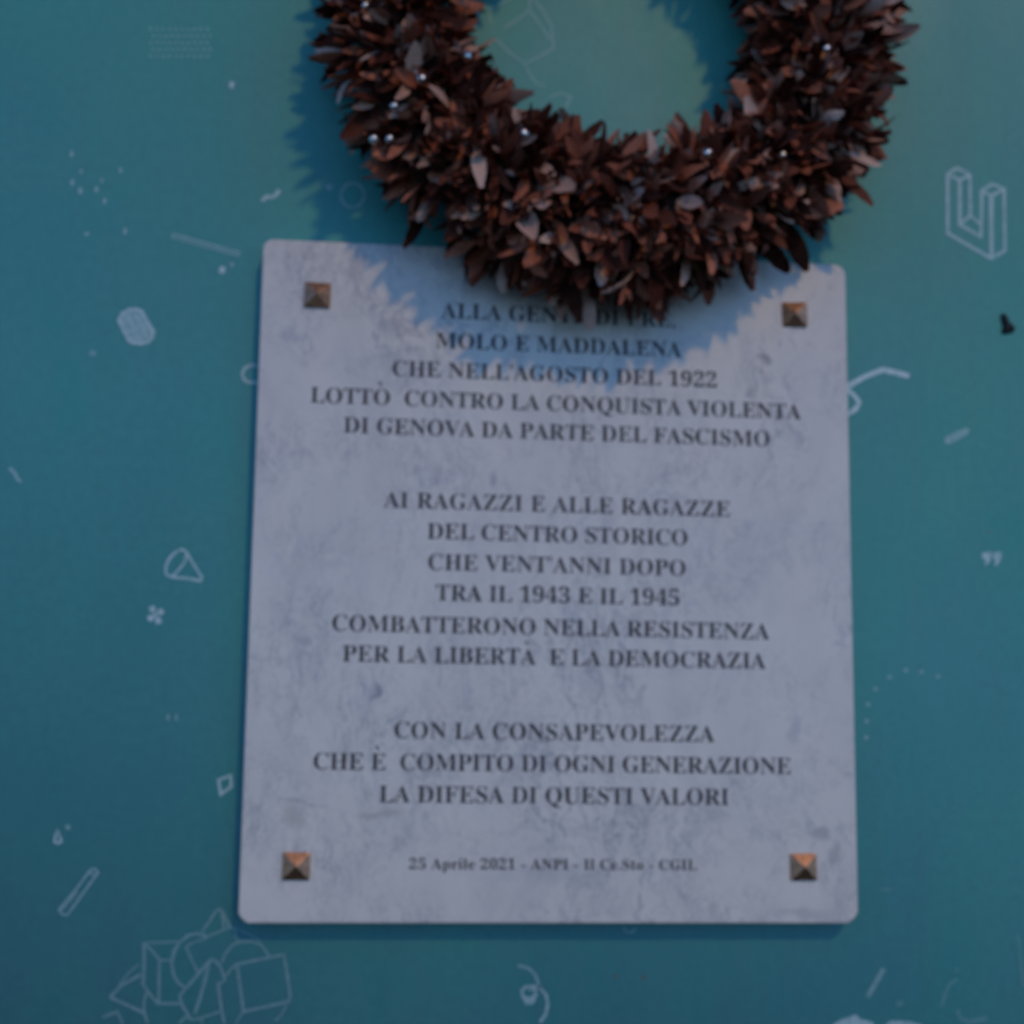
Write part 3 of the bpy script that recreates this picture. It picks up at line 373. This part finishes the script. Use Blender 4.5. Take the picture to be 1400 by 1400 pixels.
# inscription
GLYPHS = {" ":[278,[]],"'":[188,[[73,462,115,462,138,599,138,716,50,716,50,599]]],",":[219,[[59,-118,111,-94,147,-59,169,-17,176,26,171,66,157,97,134,116,105,123,81,119,63,107,50,89,46,66,50,43,60,26,75,15,95,10,98,-19,93,-50,80,-78,59,-99]]],"-":[323,[[283,267,40,267,40,174,283,174]]],".":[219,[[109,111,86,106,67,93,54,74,49,51,54,28,67,9,86,-4,109,-9,132,-4,151,9,164,28,169,51,164,74,151,93,132,106]]],"0":[559,[[280,-10,198,2,135,36,89,91,58,165,40,255,34,359,40,463,58,552,89,625,135,679,199,713,281,724,360,713,422,679,468,625,500,552,519,462,525,358,519,254,500,165,468,91,421,36,359,2],[280,55,306,60,326,75,342,100,353,135,366,231,370,358,366,485,353,580,342,615,327,639,306,654,281,659,255,654,235,639,218,615,207,580,194,485,189,358,194,231,207,135,218,100,234,75,255,60]]],"1":[559,[[97,0,97,53,179,53,202,57,217,67,226,87,229,118,229,619,161,544,130,522,100,515,78,520,59,535,46,559,42,589,110,613,150,634,196,666,266,718,378,718,378,118,381,91,388,70,403,57,429,53,510,53,510,0]]],"2":[559,[[35,0,35,103,183,254,238,313,278,365,306,412,324,457,334,503,337,553,332,602,316,637,291,656,259,663,216,652,188,620,172,565,167,490,115,496,75,513,48,543,39,589,45,624,64,656,94,684,137,706,192,719,259,724,358,713,430,680,455,655,473,627,484,594,488,558,485,524,476,490,459,456,434,418,355,328,230,205,130,110,363,110,392,115,416,128,435,150,446,179,454,210,513,210,508,0]]],"3":[559,[[243,-10,175,-6,121,7,79,27,51,52,34,80,28,110,34,144,54,168,81,183,113,188,122,132,147,92,186,68,236,60,268,63,297,73,322,91,342,118,355,156,359,207,349,259,319,301,270,329,204,338,142,338,142,400,208,400,265,410,304,441,327,487,335,547,330,595,314,632,288,655,252,663,220,657,198,641,182,615,173,583,166,508,111,513,70,530,45,557,36,597,50,646,92,687,161,715,257,724,353,713,426,682,453,658,473,630,484,598,488,561,477,499,444,449,395,409,335,381,375,371,416,355,454,331,485,300,506,258,513,206,507,150,491,104,464,66,430,37,389,15,343,1,294,-7]]],"4":[559,[[180,0,180,53,208,53,240,56,266,66,284,87,290,125,290,186,13,186,13,247,297,714,436,714,436,252,540,252,540,186,436,186,436,125,442,87,460,66,487,56,518,53,531,53,531,0],[83,252,290,252,290,427,292,522,297,619,282,587,259,545,235,503,218,475]]],"5":[559,[[245,-10,178,-6,125,8,86,27,60,53,45,81,40,111,46,142,62,163,88,176,120,180,123,152,131,124,144,98,165,78,193,65,230,60,262,64,291,75,316,94,336,124,349,166,353,220,344,285,318,332,275,359,217,368,154,363,106,350,60,368,92,714,470,714,475,532,418,532,410,566,397,594,384,602,364,604,156,604,140,419,188,430,250,434,305,431,355,421,398,404,436,381,467,350,489,314,502,270,506,220,500,160,483,111,455,71,421,41,380,18,336,2,290,-7]]],"9":[559,[[227,-10,173,-6,131,7,100,25,79,49,67,76,63,103,66,123,75,140,90,152,112,160,130,119,154,84,188,61,232,53,290,71,332,126,360,216,373,343,348,316,316,295,277,280,231,275,190,278,153,288,119,305,90,328,66,358,49,393,38,435,35,482,42,550,62,609,96,657,142,694,198,716,264,724,333,715,393,689,443,644,482,580,506,495,514,388,510,308,498,234,477,166,448,107,408,58,359,21,298,-2],[274,347,307,352,334,366,356,387,373,414,365,524,344,600,312,643,270,657,232,646,204,615,186,562,180,488,186,426,204,382,233,356]]],"A":[650,[[-13,0,-13,27,13,32,35,45,54,71,73,111,307,694,334,693,572,129,612,51,632,33,660,27,660,0,341,0,341,27,376,30,402,37,417,50,422,68,406,121,376,197,154,197,117,105,113,88,111,72,116,52,129,38,152,30,184,27,190,27,190,0],[169,239,360,239,263,475]]],"B":[659,[[24,0,24,26,67,33,93,48,107,77,111,122,111,549,109,587,103,614,92,633,76,645,53,651,23,653,23,678,328,678,443,668,525,639,574,590,590,522,580,466,549,422,498,389,427,368,513,343,574,307,611,257,623,196,619,152,605,113,583,80,553,52,514,29,468,13,414,3,354,0],[271,375,280,375,348,383,392,406,416,448,424,514,418,573,401,614,370,638,322,646,294,643,280,633,273,613,271,582],[330,36,385,45,422,73,441,121,448,191,439,262,413,309,365,335,294,344,271,344,271,97,274,68,284,50,301,39]]],"C":[697,[[382,-16,288,-5,205,30,135,84,83,156,50,242,39,340,50,437,84,523,137,594,207,648,291,682,386,693,460,684,547,655,577,648,607,659,624,693,650,693,650,459,625,459,584,542,531,606,466,646,395,660,316,640,259,579,225,478,214,337,227,205,264,111,327,54,414,35,474,43,533,67,589,105,638,158,666,132,610,67,544,21,468,-7]]],"D":[738,[[30,0,30,26,69,32,94,44,106,69,110,111,110,557,105,606,91,635,64,648,22,653,22,678,330,678,415,673,488,656,551,628,604,590,644,541,674,483,691,416,697,339,675,191,608,85,496,21,340,0],[331,36,377,41,416,55,449,78,476,112,496,154,510,207,519,269,522,341,510,474,475,569,415,626,332,645,301,641,282,631,274,609,271,573,271,107,274,72,282,51,300,40]]],"E":[658,[[21,0,21,25,65,30,93,44,107,72,112,116,112,549,107,603,93,634,66,648,24,653,24,678,594,678,594,476,571,476,562,519,549,555,530,583,507,605,440,632,345,641,298,638,285,632,277,621,272,578,272,366,288,366,346,375,386,401,412,446,429,514,453,514,453,176,428,176,420,229,407,270,386,299,359,318,322,328,276,331,272,331,272,100,275,69,286,52,307,44,343,41,410,45,467,58,513,79,552,112,585,156,612,213,640,213,599,0]]],"F":[602,[[23,0,23,26,67,34,93,50,107,79,111,125,111,558,106,603,92,630,64,645,21,653,21,678,586,678,586,476,562,476,549,532,529,574,501,605,462,626,409,638,342,642,298,640,285,635,277,627,271,593,271,368,283,368,340,377,381,403,408,448,423,516,450,516,450,176,424,176,409,251,382,299,341,324,281,333,271,333,271,120,273,88,280,64,292,46,312,35,342,29,382,26,382,0]]],"G":[756,[[399,-15,298,-4,211,29,139,82,86,153,52,240,41,341,52,439,86,524,138,595,208,648,290,682,383,693,464,684,550,656,577,649,592,652,604,660,624,693,651,693,651,458,625,458,600,515,569,564,532,604,490,635,445,654,398,660,319,640,262,580,228,479,217,339,220,265,230,201,246,146,268,101,296,65,329,39,367,24,410,19,458,24,489,41,505,68,510,106,510,190,505,229,490,254,460,266,410,271,410,295,745,295,745,271,704,266,680,254,668,230,664,191,664,43,532,-1]]],"H":[779,[[23,0,23,26,67,32,93,47,107,75,111,120,111,564,106,605,93,631,66,646,24,653,24,678,360,678,360,653,304,643,288,633,278,618,273,595,271,564,271,373,509,373,509,564,502,618,493,633,477,643,420,653,420,678,755,678,755,653,712,646,686,632,673,606,669,564,669,120,673,77,687,49,712,33,755,26,755,0,420,0,420,26,463,32,490,46,504,73,509,120,509,329,271,329,271,120,275,75,289,47,316,32,360,26,360,0]]],"I":[388,[[20,0,20,26,63,34,91,48,107,73,112,112,112,576,107,614,94,637,67,648,20,653,20,678,364,678,364,653,319,648,292,637,277,614,272,576,272,115,279,66,289,50,307,39,366,26,366,0]]],"L":[635,[[23,0,23,26,67,32,93,47,107,75,111,120,111,564,106,606,93,633,66,647,24,653,24,678,372,678,372,653,310,646,291,636,280,620,273,597,271,564,271,123,276,70,284,55,298,47,348,41,414,46,469,59,513,83,551,119,582,167,609,230,636,230,598,0]]],"M":[944,[[21,0,21,26,64,32,92,47,107,74,112,118,112,569,110,598,105,619,95,634,79,644,22,653,22,678,275,678,472,212,669,678,919,678,919,653,878,645,853,630,839,604,834,563,834,127,836,90,841,64,851,45,866,35,918,26,918,0,589,0,589,26,644,37,660,48,670,66,675,90,677,124,677,594,429,0,402,0,157,579,157,119,162,72,178,44,207,30,252,26,252,0]]],"N":[735,[[600,-16,159,521,159,117,163,73,177,46,203,32,248,26,248,0,27,0,27,26,58,29,81,35,96,45,106,62,111,85,113,117,113,578,54,645,27,653,27,678,233,678,582,251,582,562,580,594,575,617,565,632,549,643,493,653,493,678,714,678,714,653,671,647,645,633,632,605,628,561,628,-16]]],"O":[782,[[388,-16,317,-9,251,11,192,43,141,86,98,138,67,199,48,266,41,339,48,411,67,479,98,539,141,592,193,635,254,667,321,687,395,694,466,687,532,668,591,636,642,594,684,542,716,481,735,413,742,339,735,266,716,199,684,138,641,86,589,43,529,11,461,-9],[394,18,469,38,522,98,554,199,565,339,562,413,553,478,538,533,518,579,492,614,461,640,426,655,387,660,312,640,259,580,227,479,216,339,219,265,228,201,243,146,264,100,290,64,321,39,355,23]]],"P":[622,[[23,0,23,26,67,32,93,47,107,75,111,120,111,564,106,605,93,631,66,646,24,653,24,678,318,678,428,672,500,655,546,628,580,592,602,547,609,494,605,454,593,417,574,385,546,358,511,335,468,319,418,309,360,306,271,306,271,120,275,75,289,47,316,32,360,26,360,0],[271,342,300,342,363,351,405,376,427,422,435,490,429,558,410,605,375,633,322,642,297,639,282,631,274,616,271,593]]],"Q":[782,[[563,-172,469,-161,390,-129,326,-76,278,-1,209,31,151,75,104,129,70,192,48,263,41,339,48,411,67,479,98,539,141,592,193,635,254,667,321,687,395,694,466,687,532,668,591,636,642,594,684,542,716,481,735,413,742,339,738,280,726,226,705,175,676,128,640,86,597,50,548,22,492,0,524,-53,563,-90,609,-113,662,-120,695,-117,732,-109,737,-137,648,-163],[395,18,470,38,523,98,555,199,566,339,563,413,554,478,539,533,518,579,492,614,461,640,426,655,387,660,312,640,259,580,227,479,216,339,219,265,228,201,243,146,265,100,291,64,321,39,356,23]]],"R":[704,[[23,0,23,26,67,32,93,47,107,75,111,120,111,564,106,605,93,631,66,646,24,653,24,678,323,678,454,667,547,634,579,609,603,578,616,541,621,498,612,441,583,395,536,359,469,333,643,75,674,38,690,29,712,26,715,26,715,0,504,0,300,316,271,316,271,120,275,75,289,47,316,32,360,26,360,0],[271,348,303,348,370,357,417,385,443,432,452,500,445,562,423,607,386,633,334,642,301,639,282,629,274,609,271,574]]],"S":[581,[[64,-16,64,235,93,235,123,140,166,74,222,35,293,22,344,30,383,54,407,89,415,133,410,164,395,192,370,217,335,238,242,284,167,329,115,376,84,430,74,494,81,551,100,600,131,639,172,669,220,688,275,694,342,687,420,667,434,664,446,662,467,670,477,694,505,694,505,475,480,475,462,528,437,573,406,610,370,639,330,656,289,662,243,655,208,635,185,604,178,566,185,530,204,501,236,476,281,451,377,406,431,377,473,347,502,315,521,280,531,241,535,198,527,138,505,86,468,43,418,12,357,-8,286,-15,236,-12,187,1,147,14,126,18,112,16,103,11,91,-16]]],"T":[630,[[137,0,137,26,183,31,212,46,227,75,232,120,232,645,222,645,151,634,97,601,61,546,43,473,16,473,16,678,611,678,611,472,586,472,568,548,531,602,475,634,400,645,392,645,392,120,397,73,412,45,440,31,488,26,488,0]]],"U":[733,[[369,-19,305,-15,250,-4,205,16,170,43,143,77,124,120,113,172,109,231,109,564,104,605,91,631,64,646,22,653,22,678,358,678,358,653,302,643,285,633,275,618,269,564,269,208,277,131,303,77,346,44,409,33,486,46,540,84,573,148,584,237,584,563,579,604,565,631,537,645,489,653,489,678,706,678,706,653,668,644,645,628,633,602,629,563,629,270,625,198,613,137,593,87,566,48,529,19,485,-2,431,-15]]],"V":[637,[[316,-19,66,567,34,626,12,644,-21,653,-21,678,314,678,314,653,274,651,248,644,232,630,227,610,240,563,385,213,518,562,528,609,523,630,509,643,483,650,445,653,445,678,658,678,658,653,630,649,608,637,589,612,569,570,342,-19]]],"Z":[658,[[30,0,30,16,411,640,319,640,259,636,211,626,172,605,140,575,114,530,91,471,66,471,85,678,605,678,605,660,228,43,356,43,449,55,520,91,572,153,606,244,631,244,606,0]]],"e":[448,[[229,-15,174,-7,126,16,86,52,55,102,36,163,29,234,36,300,56,358,88,406,130,443,179,466,234,474,275,470,311,460,343,442,371,417,393,386,408,349,418,306,421,258,421,247,174,247,182,167,206,109,244,74,297,63,326,67,353,79,378,100,402,128,424,108,384,54,339,16,287,-7],[173,286,300,286,300,320,297,375,288,413,269,435,240,442,211,433,190,407,177,364,173,303]]],"i":[295,[[150,539,121,544,97,561,80,585,75,614,80,644,97,668,121,685,150,690,179,685,204,668,220,644,225,614,220,585,203,561,179,544],[27,0,27,24,52,29,68,38,75,55,78,83,78,375,76,406,70,424,55,433,30,437,31,462,221,462,221,83,223,56,230,39,244,29,268,24,268,0]]],"l":[297,[[27,0,27,24,52,29,68,38,75,55,78,83,78,592,76,620,70,639,56,650,30,654,30,678,221,678,221,83,223,56,230,39,244,29,268,24,268,0]]],"o":[501,[[251,-15,189,-7,135,17,90,55,56,105,35,163,28,229,35,296,56,356,90,405,135,443,189,466,250,474,311,466,365,443,410,406,444,357,465,298,472,229,465,161,444,102,410,53,366,16,312,-7],[251,17,287,27,311,58,319,84,324,121,327,229,323,338,309,403,285,435,251,445,214,434,191,403,178,338,174,230,178,122,183,84,191,58,215,27]]],"p":[553,[[26,-207,26,-184,46,-181,60,-175,69,-164,75,-150,78,-95,78,362,76,400,69,422,55,433,29,439,29,462,213,462,213,391,238,428,268,454,303,470,343,475,393,467,436,444,472,407,499,360,515,302,521,238,515,169,498,108,470,56,434,18,389,-7,338,-15,303,-11,272,1,244,20,220,48,220,-86,226,-147,235,-164,249,-175,294,-183,294,-207],[291,42,330,54,356,88,371,148,376,230,372,310,359,369,335,403,296,414,254,398,220,350,220,102,233,76,249,57,269,46]]],"r":[428,[[27,0,27,24,52,29,68,38,75,55,78,83,78,375,76,406,69,425,55,433,30,437,31,462,217,462,217,375,245,417,279,449,313,468,347,474,384,469,410,453,426,428,431,396,427,370,414,349,394,336,369,331,346,334,331,344,308,372,296,383,281,387,261,380,241,360,227,327,222,286,222,83,226,55,237,38,258,28,294,24,294,0]]],"t":[340,[[184,-14,133,-7,98,16,79,53,72,106,72,415,30,415,30,446,131,550,167,593,192,631,215,631,215,462,309,462,309,415,215,415,215,122,217,95,223,76,233,64,250,60,282,73,307,111,331,98,305,49,271,14,231,-7]]]}
LINES = [["ALLA GENTE DI PRE,", -0.0802, 0.0798, 0.1728], ["MOLO E MADDALENA", -0.0835, 0.0841, 0.1522], ["CHE NELL'AGOSTO DEL 1922", -0.1119, 0.1082, 0.1319], ["LOTT`O  CONTRO LA CONQUISTA VIOLENTA", -0.1654, 0.1667, 0.1118], ["DI GENOVA DA PARTE DEL FASCISMO", -0.1432, 0.1444, 0.0923], ["AI RAGAZZI E ALLE RAGAZZE", -0.1155, 0.1166, 0.0433], ["DEL CENTRO STORICO", -0.0865, 0.0875, 0.0232], ["CHE VENT'ANNI DOPO", -0.0855, 0.0861, 0.0028], ["TRA IL 1943 E IL 1945", -0.0802, 0.0817, -0.0172], ["COMBATTERONO NELLA RESISTENZA", -0.1467, 0.1428, -0.0384], ["PER LA LIBERT`A  E LA DEMOCRAZIA", -0.1396, 0.14, -0.058], ["CON LA CONSAPEVOLEZZA", -0.1051, 0.105, -0.1065], ["CHE `E  COMPITO DI OGNI GENERAZIONE", -0.1561, 0.1561, -0.1268], ["LA DIFESA DI QUESTI VALORI", -0.1137, 0.1142, -0.1471], ["25 Aprile 2021 - ANPI - Il Ce.Sto - CGIL", -0.0936, 0.0927, -0.1887]]
CAP = 676.0
def build_line(t, x0, x1, z, size, thin):
    # words: natural advances, then even tracking so that the line ends where it does on the slab
    pen, items = 0.0, []
    grave = False
    for ch in t:
        if ch == '`': grave = True; continue
        adv, pl = GLYPHS[ch]
        items.append((ch, pen, adv, pl, grave)); grave = False
        pen += adv if ch != ' ' else adv
    nat = pen
    first, last = items[0], items[-1]
    lo = min(min(p[0::2]) for p in first[3]); hi = last[1] + max(max(p[0::2]) for p in last[3])
    k = size / 1000.0
    track = ((x1 - x0) / k - (hi - lo)) / (len(items) - 1)
    
    cu = bpy.data.curves.new("lettering", 'CURVE')
    cu.dimensions = '2D'; cu.fill_mode = 'BOTH'; cu.resolution_u = 1
    cu.extrude = .00015; cu.offset = thin * size
    for i, (ch, px, adv, pl, gr) in enumerate(items):
        ox = px - lo + track * i
        jx, jz = random.uniform(-4, 4), random.uniform(-5, 5)
        polys = [list(zip(p[0::2], p[1::2])) for p in pl]
        if gr:
            cx = adv * .40 if ch != 'E' else adv * .40
            zt = 800
            polys.append([(cx + 30, zt + 5), (cx + 90, zt + 25), (cx + 5, zt + 215), (cx - 105, zt + 190)])
        for p in polys:
            sp = cu.splines.new('POLY'); sp.points.add(len(p) - 1); sp.use_cyclic_u = True
            for q, (x, y) in zip(sp.points, p):
                q.co = (x0 + (ox + x + jx) * k, z + (y + jz) * k, 0, 1)
    tmp = bpy.data.objects.new("tmp", cu)
    C.objects.link(tmp)
    dg = bpy.context.evaluated_depsgraph_get()
    me = bpy.data.meshes.new_from_object(tmp.evaluated_get(dg))
    bpy.data.objects.remove(tmp); bpy.data.curves.remove(cu)
    me.transform(Matrix.Rotation(math.pi / 2, 4, 'X'))
    me.transform(Matrix.Translation((0, -T - .0001, 0)))
    me.name = "lettering"
    me.materials.clear(); me.materials.append(M_ink)
    return link(bpy.data.objects.new("lettering", me), plaque)
random.seed(11)
for i, (t, x0, x1, z) in enumerate(LINES):
    build_line(t, x0, x1, z, .0155 if i < 14 else .0098, -.0028 if i < 14 else 0)

# ------------------------------------------------------------------ black lump on the wall
random.seed(3)
bm = bmesh.new()
prof = [(-.0036, .0068), (-.0012, .0066), (.0004, .0020), (.0046, -.0016), (.0062, -.0044), (.0044, -.0066), (-.0008, -.0078), (-.0034, -.0072), (-.0022, -.0022)]
c0 = [bm.verts.new((x, -.0002, z)) for x, z in prof]
c1 = [bm.verts.new((x * .86 + .0001, -.0022 - random.uniform(0, .0008), z * .88)) for x, z in prof]
c2 = [bm.verts.new((x * .45 + .0006, -.0036 - random.uniform(0, .001), z * .5 - .0012)) for x, z in prof]
for A, B_ in ((c0, c1), (c1, c2)):
    for i in range(9):
        bm.faces.new((A[i], A[(i + 1) % 9], B_[(i + 1) % 9], B_[i]))
bm.faces.new(c2); bm.faces.new(c0[::-1])
bmesh.ops.recalc_face_normals(bm, faces=bm.faces)
bmesh.ops.subdivide_edges(bm, edges=bm.edges, cuts=1, use_grid_fill=True, smooth=.5)
me = bpy.data.meshes.new("putty_lump"); bm.to_mesh(me); bm.free(); me.materials.append(M_frag)
me.polygons.foreach_set("use_smooth", [True] * len(me.polygons))
lump = link(bpy.data.objects.new("putty_lump", me))
lump.location = (.3226, 0, .1905 + Z0)
tag(lump, "tiny black boot-shaped lump stuck on the teal wall right of the marble plaque", "lump")

# ------------------------------------------------------------------ the wreath of dried leaves
random.seed(21)
WX, WZ = .0325, .3790
RM = .1460
wreath = link(bpy.data.objects.new("leaf_wreath", None))
tilt = .075
wreath.location = (WX, -.0410, WZ + Z0)
wreath.rotation_euler = (-tilt, 0, 0)
tag(wreath, "thick wreath of dried reddish brown leaves hanging over the top of the marble plaque", "wreath")
Mw = Matrix.Translation(wreath.location) @ Matrix.Rotation(-tilt, 4, 'X')
Mwi = Mw.inverted()

def core_r(th):
    return .0315 + .002 * math.sin(3 * th + 1)
V, F = [], []
na, nb = 72, 16
for i in range(na):
    th = i * math.tau / na
    for j in range(nb):
        ph = j * math.tau / nb
        r = core_r(th) * random.uniform(.93, 1.07)
        e = Vector((math.cos(th), 0, math.sin(th)))
        p = e * (RM + r * math.cos(ph)) + Vector((0, -r * math.sin(ph), 0))
        V.append(p)
        F.append((i * nb + j, i * nb + (j + 1) % nb, ((i + 1) % na) * nb + (j + 1) % nb, ((i + 1) % na) * nb + j))
mesh_obj("core", V, F, M_core, wreath, True)

TS = [0, .10, .28, .50, .74, .92, 1.0]
PROF = [.1, .45, .84, 1.0, .86, .46, .06]
def leaf_geo(width, fold, bend, twist, blunt):
    V, F = [], []
    for i, t in enumerate(TS):
        w = width * PROF[i] * blunt * .5
        if t == 0: w = .03
        if t == 1.0: w = .05
        y = bend * t * t
        a = twist * t
        for s in (-1, 0, 1):
            x0, y0 = s * w, (0 if s == 0 else fold * w)
            V.append((x0 * math.cos(a) - y0 * math.sin(a), y + x0 * math.sin(a) + y0 * math.cos(a), t - .12 * abs(bend) * t * t))
    for i in range(len(TS) - 1):
        for s in (0, 1):
            a = i * 3 + s
            F.append((a, a + 1, a + 4, a + 3))
    return V, F
variants = []
for k in range(16):
    variants.append(leaf_geo(random.uniform(.29, .41), random.uniform(.05, 1.0), random.uniform(-.40, .55), random.uniform(-.9, .9), random.uniform(.85, 1.05)))
var_mesh = {}
def get_mesh(k, mi):
    if (k, mi) not in var_mesh:
        me = bpy.data.meshes.new("leaf")
        me.from_pydata(variants[k][0], [], variants[k][1]); me.update()
        me.polygons.foreach_set("use_smooth", [True] * len(me.polygons))
        me.materials.append(M_leaf[mi])
        var_mesh[(k, mi)] = me
    return var_mesh[(k, mi)]

cam_pos = cam.matrix_world.translation
cam_inv = cam.matrix_world.inverted()
def in_frame(p):
    q = cam_inv @ p
    if q.z > -.01: return False
    return abs(q.x / -q.z * 2095.2) < 700 and abs(q.y / -q.z * 2095.2) < 700

leaves = []
NL = 4300
for i in range(NL):
    th = random.uniform(0, math.tau)
    while True:
        ph = random.uniform(0, math.tau)
        if random.random() < (RM + .03 * math.cos(ph)) / (RM + .03): break
    if math.sin(ph) < -.55: ph = -ph        # few leaves on the back, where it lies against the wall
    e = Vector((math.cos(th), 0, math.sin(th)))
    tan = Vector((-math.sin(th), 0, math.cos(th)))
    nrm = e * math.cos(ph) + Vector((0, -math.sin(ph), 0))
    r0 = core_r(th) + random.uniform(-.005, .008)
    base = e * (RM + r0 * math.cos(ph)) + Vector((0, -r0 * math.sin(ph), 0))
    rnd = Vector((random.gauss(0, 1), random.gauss(0, 1), random.gauss(0, 1))) * .44
    lean = e * .18 + Vector((0, 0, -.16)) + tan * random.gauss(0, .30)
    d = (nrm + lean + rnd)
    front = max(0, math.sin(ph))
    if random.random() < .36 * front:      # leaves that lie flatter over the front
        d = nrm * .35 + (e * random.uniform(-.6, 1.1) + tan * random.gauss(0, .8) + Vector((0, 0, -.35)))
    d.normalize()
    L = random.uniform(.0150, .0270) * (1.0 if random.random() > .12 else 1.28) * (1 + .16 * max(0, -math.sin(th)) * abs(math.cos(ph)))
    tip = Mw @ (base + d * L)
    wb = Mw @ base
    lim = -T if (abs(tip.x) < HW and tip.z < Z0 + HH) else 0.0
    if tip.y > lim - .0015:                 # bend away from wall and slab
        over = tip.y - (lim - .0015)
        tip.y -= over
        d = (Mwi @ tip - base).normalized()
        if wb.y > lim - .002: continue
    # blade frame
    up = nrm.cross(d)
    if up.length < .15: up = Vector((random.gauss(0, 1), random.gauss(0, 1), random.gauss(0, 1))).cross(d)
    up.normalize()
    side = up * math.cos(0) 
    yv = d.cross(side).normalized()
    roll = random.gauss(0, .75)
    side = (side * math.cos(roll) + yv * math.sin(roll)).normalized()
    yv = d.cross(side).normalized()
    m3 = Matrix((side, yv, d)).transposed().to_4x4()
    m4 = Matrix.Translation(base) @ m3 @ Matrix.Scale(L, 4)
    if random.random() < .5: m4 = m4 @ Matrix.Diagonal((1, -1, 1, 1)) if False else m4
    k = random.randrange(16)
    q = random.random()
    mi = 0 if q < .46 else (1 if q < .82 else 2)
    mid = Mw @ (base + d * L * .6)
    view = (cam_pos - mid).normalized()
    facing = abs((Mw.to_3x3() @ yv).dot(view))
    # how far out of the tube the middle of the blade stands, seen from the camera
    rel = Mwi @ mid
    rr = math.hypot(math.hypot(rel.x, rel.z) - RM, rel.y)
    score = (-rel.y * 14 + rr * 18 + facing * .55) if (in_frame(mid) and rel.y < .012) else -9
    leaves.append((score, m4, k, mi))
leaves.sort(key=lambda a: -a[0])
for sc_, m4, k, mi in leaves[:300]:
    o = bpy.data.objects.new("leaf", get_mesh(k, mi))
    link(o, wreath); o.matrix_local = m4
V, F, MI = [], [], []
for sc_, m4, k, mi in leaves[300:]:
    b0 = len(V); vv, ff = variants[k]
    V += [m4 @ Vector(v) for v in vv]
    F += [tuple(b0 + a for a in f) for f in ff]; MI += [mi] * len(ff)
mass = mesh_obj("leaf_filling", V, F, None, wreath, True)
for m in M_leaf: mass.data.materials.append(m)
mass.data.polygons.foreach_set("material_index", MI)
mass['kind'] = 'stuff'

# silvered beads between the leaves
BEADS = [[-0.1362, -0.055, 0.3644, 0.8], [-0.0702, -0.06, 0.3314, 1], [-0.0992, -0.07, 0.3097, 1], [-0.1163, -0.065, 0.2927, 0.8], [-0.1287, -0.05, 0.276, 0.9], [-0.1183, -0.05, 0.2766, 0.9], [-0.0335, -0.07, 0.2767, 1.05], [0.0853, -0.075, 0.2679, 1.0], [0.1666, -0.07, 0.3464, 0.9], [0.1388, -0.06, 0.2756, 0.9]]
bm = bmesh.new()
bmesh.ops.create_uvsphere(bm, u_segments=20, v_segments=12, radius=.0034)
bme = bpy.data.meshes.new("bead"); bm.to_mesh(bme); bm.free()
bme.polygons.foreach_set("use_smooth", [True] * len(bme.polygons)); bme.materials.append(M_bead)
for x, y, z, s_ in BEADS:
    p = Vector((x, y - T, z + Z0))
    o = link(bpy.data.objects.new("bead", bme), wreath)
    q = Mwi @ p
    # bring the bead to the surface of the leaves along the line of sight
    dv = ((Mwi @ cam_pos) - q).normalized()
    q = q + dv * .010
    o.location = q; o.scale = (s_, s_, s_)
